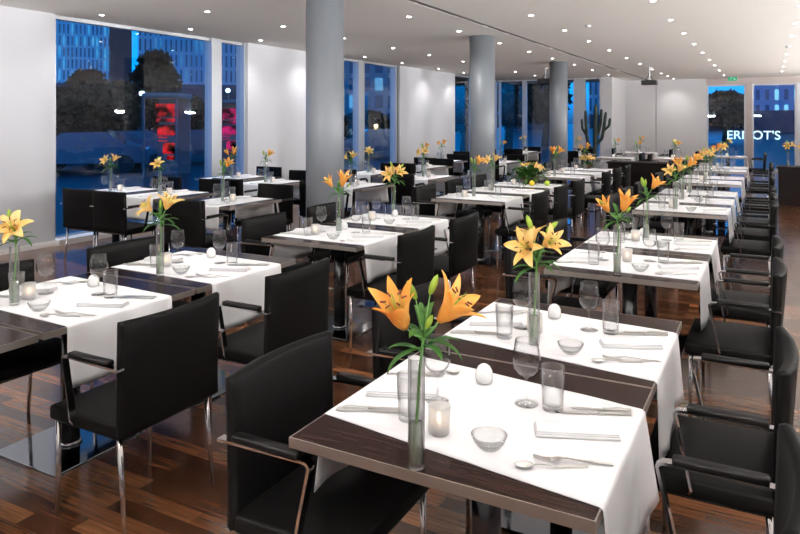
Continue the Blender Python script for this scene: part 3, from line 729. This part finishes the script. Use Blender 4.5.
# ------------------------------------------------------------------ long dark counters at the back
def counter(x0, x1, y0, y1, label):
    r = empty('counter', ((x0+x1)/2, (y0+y1)/2, 0)); hx, hy = (x1-x0)/2, (y1-y0)/2
    link('body', boxmesh('body', M['counter'], -hx+.03, hx-.03, -hy+.03, hy-.03, 0.0, .71), r)
    link('countertop', boxmesh('top', M['counter'], -hx, hx, -hy, hy, .71, .75, bev=.004), r)
    setm(r, label, 'counter', 'dark counters'); return r
counter(-3.15, -1.35, 15.4, 16.0, 'long dark brown counter behind the right row, left of its flowers')
counter(.15, 3.2, 15.3, 15.9, 'long dark brown counter at the right edge, under the sign letters')
for x, y, s, lb in ((-2.55,15.7,3,'lily in a tube vase at the left end of the left dark counter'), (-1.75,15.65,3,'lily in a tube vase at the right end of the left dark counter'),
                    (.35,15.6,1,'lily bunch in a tube vase at the left end of the right dark counter'), (.62,15.55,5,'lily in a tube vase on the right dark counter, second from its left end')):
    o = inst('vase', None, (x,y,.7502)); setm(o, 'clear vase of the ' + lb.replace(' in a tube vase','').replace('lily bunch','lilies'), 'vase', 'tube vases on the dark counters')
    o = inst('lily%d' % s, None, (x,y,.7502), TH); setm(o, 'yellow ' + lb, 'flower', 'lilies on the dark counters')
# bread baskets / low dark trays on the right counter
for i in range(3):
    o = link('place_mat', boxmesh('mat', M['napkin'], -.15, .15, -.1, .1, 0, .012, bev=.003), None, (1.05+i*.55, 15.55, .7502)); setm(o, ['left','middle','right'][i]+' white folded cloth on the right dark counter', 'napkin', 'cloths on the counter')

# ------------------------------------------------------------------ flower basket with lemons and limes on the middle row
bk = empty('flower_basket', (-3.0, 9.42, ZC))
link('basket', lathemesh('basket', M['wicker'], [(0,0),(.09,0),(.13,.09),(.135,.10),(.12,.10),(.085,.012),(0,.012)], 22), bk)
rnd = random.Random(3)
bm = bmesh.new()
for k in range(70):
    a = rnd.random()*2*PI; el = rnd.uniform(.05,1.2); d = Vector((math.cos(a)*math.cos(el), math.sin(a)*math.cos(el), math.sin(el)))
    blade(bm, (d.x*.04, d.y*.04, .08), d, rnd.uniform(.20,.36), .055, rnd.uniform(.4,1.3), (0,0,1), 6, fat=.45)
link('foliage', finish(bm, 'foliage', M['leaf'], True), bk)
for k in range(6):
    a = rnd.random()*2*PI; el = rnd.uniform(.6,1.3); d = Vector((math.cos(a)*math.cos(el)+.25, math.sin(a)*math.cos(el)-.25, math.sin(el)))
    o = link('bloom', BL[4][0], bk); orient(o, d*.20+Vector((0,0,.07)), d, k); o.scale = [.8]*3
setm(bk, 'round basket bursting with dark leaves and yellow blooms on the middle row', 'flower arrangement')
for x, y, m, nm, lb in ((-2.86,9.10,'lemon','lemon','yellow lemon lying left of the lime below the flower basket'), (-2.68,9.22,'lime','lime','green lime lying right of the lemon below the flower basket')):
    o = link(nm, lathemesh(nm, M[m], [(0,0),(.015,.003),(.033,.018),(.040,.038),(.033,.058),(.015,.072),(0,.078)], 18), None, (x,y,ZC)); setm(o, lb, 'fruit')
# flower bowl near the cactus
fb = empty('flower_bowl', (-3.0, 12.95, ZC))
link('bowl', lathemesh('bowl', M['wicker'], [(0,0),(.06,0),(.11,.07),(.10,.07),(.055,.01),(0,.01)], 20), fb)
for k in range(8):
    a = k*2*PI/8; d = Vector((math.cos(a)*.6, math.sin(a)*.6, .8)).normalized()
    o = link('bloom', BL[2+k%3][0], fb); orient(o, d*.12+Vector((0,0,.07)), d, k); o.scale = [.95]*3
bm = bmesh.new()
for k in range(26):
    a = rnd.random()*2*PI; el = rnd.uniform(.1,1.0); d = Vector((math.cos(a)*math.cos(el), math.sin(a)*math.cos(el), math.sin(el))); blade(bm, (d.x*.03,d.y*.03,.06), d, rnd.uniform(.12,.22), .03, .8, (0,0,1), 6)
link('foliage', finish(bm, 'foliage', M['leaf'], True), fb)
setm(fb, 'low bowl of pale yellow blooms at the far end of the middle row', 'flower arrangement')

# ------------------------------------------------------------------ cactus, projectors, exit sign, letters
ct = empty('cactus', (-4.75, 21.6, 0))
link('pot', lathemesh('pot', M['pot'], [(0,0),(.20,0),(.26,.48),(.23,.48),(.21,.40),(0,.40)], 28), ct)
def cact(bm, pts, r):
    P_ = [Vector(p) for p in pts]; pp = []; rr = []
    for i in range(len(P_)-1):
        for k in range(4): pp.append(P_[i].lerp(P_[i+1], k/4)); rr.append(r*(1+.08*((i*4+k)%2)))
    pp.append(P_[-1]); rr.append(r*.8); pp.append(P_[-1]+(P_[-1]-P_[-2]).normalized()*r*.7); rr.append(r*.25)
    n0 = len(bm.verts); tube(bm, pp, rr, 12)
    bm.verts.ensure_lookup_table()
    for q in range(n0, len(bm.verts)):
        if (q-n0) % 2: 
            i = (q-n0)//12; bm.verts[q].co = bm.verts[q].co.lerp(pp[i], .25)
bm = bmesh.new()
cact(bm, [(0,0,.38),(0,0,1.2),(.02,0,2.12)], .07)
cact(bm, [(0,0,.7),(-.2,.02,.85),(-.27,.02,1.2),(-.30,0,1.95)], .05)
cact(bm, [(0,0,.9),(.2,.0,1.1),(.26,.0,1.4),(.32,0,1.9)], .05)
cact(bm, [(0,0,1.1),(.08,.1,1.3),(.14,.14,1.6),(.16,.14,2.0)], .045)
cact(bm, [(-.27,.02,1.2),(-.40,.02,1.4),(-.42,0,1.7)], .04)
cact(bm, [(.26,0,1.35),(.42,0,1.5),(.45,0,1.72)], .04)
link('stems', finish(bm, 'stems', M['cactus'], True), ct); setm(ct, 'tall dark branching cactus in a pot before the back windows', 'potted plant')
def projector(x, y, z, body, label):
    r = empty('projector', (x,y,z))
    link('housing', boxmesh('housing', body, -.19, .19, -.15, .15, 0, .12, bev=.02, seg=3), r)
    bm = bmesh.new(); tube(bm, [(0,0,.12),(0,0,CEIL-z)], .018, 12); lathe(bm, [(0,CEIL-z-.02),(.07,CEIL-z-.02),(.07,CEIL-z),(0,CEIL-z)], 18); link('ceiling_mount', finish(bm, 'mount', M['greyp']), r)
    bm = bmesh.new(); tube(bm, [(.11,-.15,.06),(.11,-.19,.06)], .035, 14); link('lens', finish(bm, 'lens', M['black']), r)
    bm = bmesh.new(); tube(bm, [(-.10,0,.11),(-.04,0,.22),(0,0,.28)], .008, 8); tube(bm, [(.10,0,.11),(.04,0,.22),(0,0,.28)], .008, 8); link('bracket', finish(bm, 'bracket', M['black']), r)
    setm(r, label, 'projector', 'ceiling projectors')
projector(-2.75, 18.9, 2.60, M['black'], 'black projector on a pale grey mount before the white back wall')
projector(-5.25, 17.9, 2.66, M['black'], 'black projector hanging left of the farthest grey column')
ex = empty('exit_sign', (-1.0, 24.3, 2.93))
link('box', boxmesh('box', M['greyp'], -.19, .19, -.03, .03, 0, .19, bev=.006), ex)
link('face', boxmesh('face', M['sgreen'], -.18, .18, -.034, -.031, .01, .18), ex)
bm = bmesh.new()
lathe(bm, [(0,-.001),(.016,-.001),(.016,.001),(0,.001)], 14, mtx=Matrix.Translation((-.06,-.036,.145)) @ Matrix.Rotation(PI/2,4,'X'))
tube(bm, [(-.065,-.036,.125),(-.085,-.036,.085)], 0, flat=(.02,.002)); tube(bm, [(-.085,-.036,.085),(-.06,-.036,.06),(-.07,-.036,.03)], 0, flat=(.012,.002)); tube(bm, [(-.085,-.036,.085),(-.11,-.036,.06),(-.135,-.036,.055)], 0, flat=(.012,.002)); tube(bm, [(-.07,-.036,.12),(-.04,-.036,.10),(-.025,-.036,.11)], 0, flat=(.010,.002)); tube(bm, [(-.07,-.036,.12),(-.10,-.036,.115),(-.11,-.036,.095)], 0, flat=(.010,.002))
bx(bm, .02, .09, -.037, -.035, .085, .10)
v = [bm.verts.new(q) for q in ((.09,-.036,.065),(.09,-.036,.12),(.13,-.036,.0925))]; bm.faces.new(v)
link('pictogram', finish(bm, 'pictogram', M['swhite']), ex); ex.scale = (.72,.72,.72); setm(ex, 'small green running man exit sign under the ceiling', 'exit sign')
cu = bpy.data.curves.new('letters', 'FONT'); cu.body = "ERNOT'S"; cu.size = .40; cu.extrude = .006; cu.align_x = 'CENTER'
tmp = bpy.data.objects.new('tmp', cu); COL.objects.link(tmp)
dg = bpy.context.evaluated_depsgraph_get(); me = bpy.data.meshes.new_from_object(tmp.evaluated_get(dg)); bpy.data.objects.remove(tmp)
me.materials.clear(); me.materials.append(M['letters'])
o = link('sign_lettering', me, None, (-.43, YF+.30, 1.05)); o.rotation_euler = (PI/2,0,0); setm(o, 'glowing white block letters on the glass of the back doors', 'sign')
# frame so the letters fill 1.55 m
bw = max(v.co.x for v in me.vertices)-min(v.co.x for v in me.vertices); bh = max(v.co.y for v in me.vertices)
for v in me.vertices: v.co.x *= 1.55/bw

# ------------------------------------------------------------------ outside: ground, towers, trees, kiosk
o = link('street_ground', boxmesh('street', M['asphalt'], -420, 160, -120, 420, -.4, -.15)); o['kind'] = 'structure'
def W_(u, Z):   # a bearing (taken from the plan) and a distance give a place on the ground
    X = (u-400)/680*Z; return X*math.cos(TH)-Z*math.sin(TH), X*math.sin(TH)+Z*math.cos(TH)
def building(u0, u1, Z, h, mat, label, depth=14, base=-.15, roof=None):
    a = Vector(W_(u0, Z)); b = Vector(W_(u1, Z)); w = (b-a).length; c = (a+b)/2
    r = empty('building', (c.x, c.y, base), TH-math.atan(((u0+u1)/2-400)/680))
    link('facade', boxmesh('facade', mat, -w/2, w/2, 0, depth, 0, h), r)
    link('roof_parapet', boxmesh('parapet', M['fac_dark'], -w/2-.2, w/2+.2, -.2, depth+.2, h, h+.9), r)
    link('plinth', boxmesh('plinth', M['fac_dark'], -w/2-.1, w/2+.1, -.12, depth+.1, 0, 3.4), r)
    setm(r, label, 'building')
building(10, 105, 205, 120, M['fac_a'], 'bright blue office tower at the left of the first window', 25)
building(109, 131, 240, 130, M['fac_dark'], 'dark narrow tower between the two office blocks', 25)
building(143, 285, 185, 100, M['fac_b'], 'wide blue office slab right of the sky gap', 25)
building(325, 420, 170, 60, M['fac_c'], 'reddish grid fronted block seen through the second window', 25)
building(455, 480, 150, 26, M['fac_dark'], 'dark block behind the third window', 25)
building(505, 552, 140, 24, M['fac_dark'], 'dark block behind the back windows', 25)
building(590, 640, 170, 40, M['fac_b'], 'blue block seen past the farthest column', 25)
building(680, 742, 130, 6.0, M['fac_dark'], 'low dark building behind the left glass door', 20)
building(752, 850, 100, 40, M['fac_d'], 'bright windowed block behind the right glass door', 20)
building(40, 142, 62, 4.3, M['fac_dark'], 'long low dark building below the bright tower', 8)
building(176, 300, 70, 4.6, M['fac_dark'], 'dark base building below the wide office slab', 8)
leafcard = None
def tree(x, y, h, r, label, seed):
    rnd = random.Random(seed); t = empty('tree', (x,y,-.15))
    bm = bmesh.new(); tube(bm, [(0,0,0),(.1,.1,h*.35),(0,.2,h*.75)], [.28,.2,.08], 8)
    for k in range(6):
        a = rnd.random()*6.28; tube(bm, [(0.05,.1,h*(.35+.05*k)),(math.cos(a)*r*.7, math.sin(a)*r*.7, h*(.55+.07*k))], [.09,.03], 6)
    link('trunk', finish(bm, 'trunk', M['bark']), t)
    bm = bmesh.new()
    for k in range(900):
        a = rnd.random()*6.28; zz = rnd.random(); rr = r*math.sqrt(rnd.random())*math.sin(PI*(.15+.8*zz))**.6
        c = Vector((math.cos(a)*rr, math.sin(a)*rr, h*.28+zz*h*.72)); s = rnd.uniform(.12,.34)
        q = Matrix.Rotation(rnd.random()*6.28, 3, Vector((rnd.uniform(-1,1),rnd.uniform(-1,1),rnd.uniform(-1,1))).normalized())
        vs = [bm.verts.new(c + q @ Vector(p)*s) for p in ((-1,0,0),(0,-.6,.1),(1,0,0),(0,.6,.1))]; bm.faces.new(vs)
        vs = [bm.verts.new(c + q @ Vector(p)*s) for p in ((0,-1,0),(.6,0,.3),(0,1,0),(-.6,0,.2))]; bm.faces.new(vs)
    link('crown', finish(bm, 'crown', M['fol']), t); setm(t, label, 'tree', 'trees outside')
for i, (u, Z, h, r, lb) in enumerate([(88,36,4.4,1.5,'leafy tree before the bright tower, left in the first window'), (122,46,4.4,1.5,'low tree in the middle of the first window'), (155,34,5.2,1.3,'pointed tree before the wide office slab'),
        (64,33,3.3,1.1,'small bushy tree at the left edge of the first window'), (190,46,3.4,1.4,'low tree near the mullion of the first window'), (366,42,2.4,1.5,'low tree seen through the second window'), (464,40,4.6,1.3,'tree seen through the third window'),
        (508,38,5.4,1.7,'broad dark tree behind the back window'), (545,48,6.0,1.8,'dark tree next to the far columns, beyond the glass'), (725,60,4.4,2.2,'low tree beyond the left glass door')]):
    x, y = W_(u, Z); tree(x, y, h, r, lb, i)
# red lit kiosk and pink one
def kiosk(u, Z, w, h, m, label):
    x, y = W_(u, Z); r = empty('kiosk', (x,y,-.15), TH)
    bm = bmesh.new()
    for a in (-w/2, w/2): bx(bm, a-.03, a+.03, -.03, .03, 0, h)
    bx(bm, -w/2-.06, w/2+.06, -.1, 1.6, h, h+.16, bev=.05); bx(bm, -w/2, w/2, -.05, .05, h*.46, h*.49); bx(bm, -w/2, w/2, 1.4, 1.5, 0, h)
    link('frame', finish(bm, 'frame', M['kiosk']), r)
    bm = bmesh.new()
    for (a0, a1, z0, z1) in ((-.3,.38,.76,.93),(-.28,.36,.69,.74),(-.25,.3,.52,.66),(-.22,.05,.44,.50),(-.08,.32,.28,.42),(.05,.30,.20,.26)): bx(bm, w*a0, w*a1, .5, .56, h*z0, h*z1)
    link('lit_display', finish(bm, 'display', m), r); setm(r, label, 'kiosk')
kiosk(160, 22, 1.05, 2.55, M['red'], 'red lit display shelter seen through the first window')
kiosk(225, 26, 1.0, 2.45, M['pink'], 'pink lit display shelter right of the mullion')
# parked cars in the street: dark bodies with glass
def car(x, y, rz, label):
    r = empty('car', (x,y,-.15), rz)
    bm = bmesh.new()
    prof = [(-2.1,.35),(-2.15,.7),(-1.9,.9),(-1.2,.98),(-.7,1.4),(.7,1.42),(1.3,1.0),(2.0,.88),(2.15,.6),(2.1,.35)]
    a = [bm.verts.new((p,-.85,q)) for p,q in prof]; b = [bm.verts.new((p,.85,q)) for p,q in prof]
    bm.faces.new(a); bm.faces.new(b[::-1])
    for i in range(len(prof)): bm.faces.new((a[i],b[i],b[(i+1)%len(prof)],a[(i+1)%len(prof)]))
    link('body', finish(bm, 'body', pbr('car_paint', (.10,.12,.16), .2, coat=1)), r)
    for sx in (-1.3, 1.3):
        for sy in (-.86, .74):
            bm = bmesh.new(); tube(bm, [(sx,sy,.32),(sx,sy+.12,.32)], .32, 18); link('wheel', finish(bm, 'wheel', M['black']), r)
    setm(r, label, 'car', 'parked cars')
for i, (u, Z, lb) in enumerate(((90,24,'dark parked car, left in the first window'),(135,27,'dark parked car in the middle of the first window'),(190,30,'dark parked car near the mullion of the first window'),(380,34,'dark parked car seen through the second window'))):
    x, y = W_(u, Z); car(x, y, TH+PI*.5*0+.2, lb)
# street lamps
for i, (u, Z, hh, lb) in enumerate(((142,30,2.9,'street lamp left of the red shelter'),(178,52,4.3,'street lamp near the wide slab'),(228,36,3.3,'street lamp right of the mullion'),(376,40,1.4,'low bollard lamp seen through the second window'),(462,40,1.2,'bollard lamp in the third window'))):
    x, y = W_(u, Z); r = empty('street_lamp', (x,y,-.15))
    bm = bmesh.new(); tube(bm, [(0,0,0),(0,0,hh)], .05, 8); link('post', finish(bm, 'post', M['black']), r)
    link('globe', lathemesh('globe', M['warmw'] if i % 2 else emis('cool_bulb', (.6,.85,1), 8), [(0,hh),(.10,hh+.05),(.12,hh+.12),(.08,hh+.2),(0,hh+.22)], 12), r); setm(r, lb, 'street lamp')

# ------------------------------------------------------------------ sky
w = bpy.data.worlds.new('dusk'); SC.world = w; w.use_nodes = True; nt = w.node_tree; nt.nodes.clear()
out = nt.nodes.new('ShaderNodeOutputWorld'); bg = nt.nodes.new('ShaderNodeBackground')
tc = nt.nodes.new('ShaderNodeTexCoord'); sp = nt.nodes.new('ShaderNodeSeparateXYZ'); cr = nt.nodes.new('ShaderNodeValToRGB')
cr.color_ramp.elements[0].position = 0; cr.color_ramp.elements[0].color = (.005,.05,.14,1); cr.color_ramp.elements[1].position = .5; cr.color_ramp.elements[1].color = (.0,.14,.46,1)
a = cr.color_ramp.elements.new(.04); a.color = (.0,.20,.62,1)
L(nt, tc.outputs['Generated'], sp.inputs[0]); L(nt, sp.outputs[2], cr.inputs[0]); L(nt, cr.outputs[0], bg.inputs[0]); bg.inputs[1].default_value = 2.3
L(nt, bg.outputs[0], out.inputs[0])

# ------------------------------------------------------------------ camera and view
cd = bpy.data.cameras.new('camera'); cam = bpy.data.objects.new('camera', cd); COL.objects.link(cam)
cam.location = (0,0,1.65); cam.rotation_euler = (PI/2, 0, TH); cd.sensor_width = 36; cd.lens = 680/800*36; cd.shift_y = -(267-121)/800; cd.clip_end = 500
SC.camera = cam
SC.view_settings.view_transform = 'Standard'; SC.view_settings.look = 'None'; SC.view_settings.gamma = 1; SC.view_settings.exposure = .28; SC.view_settings.use_curve_mapping = False
SC.cycles.use_denoising = True; SC.cycles.caustics_reflective = False; SC.cycles.caustics_refractive = False
SC.cycles.max_bounces = 10; SC.cycles.diffuse_bounces = 4; SC.cycles.glossy_bounces = 4; SC.cycles.transparent_max_bounces = 24; SC.cycles.sample_clamp_indirect = 4
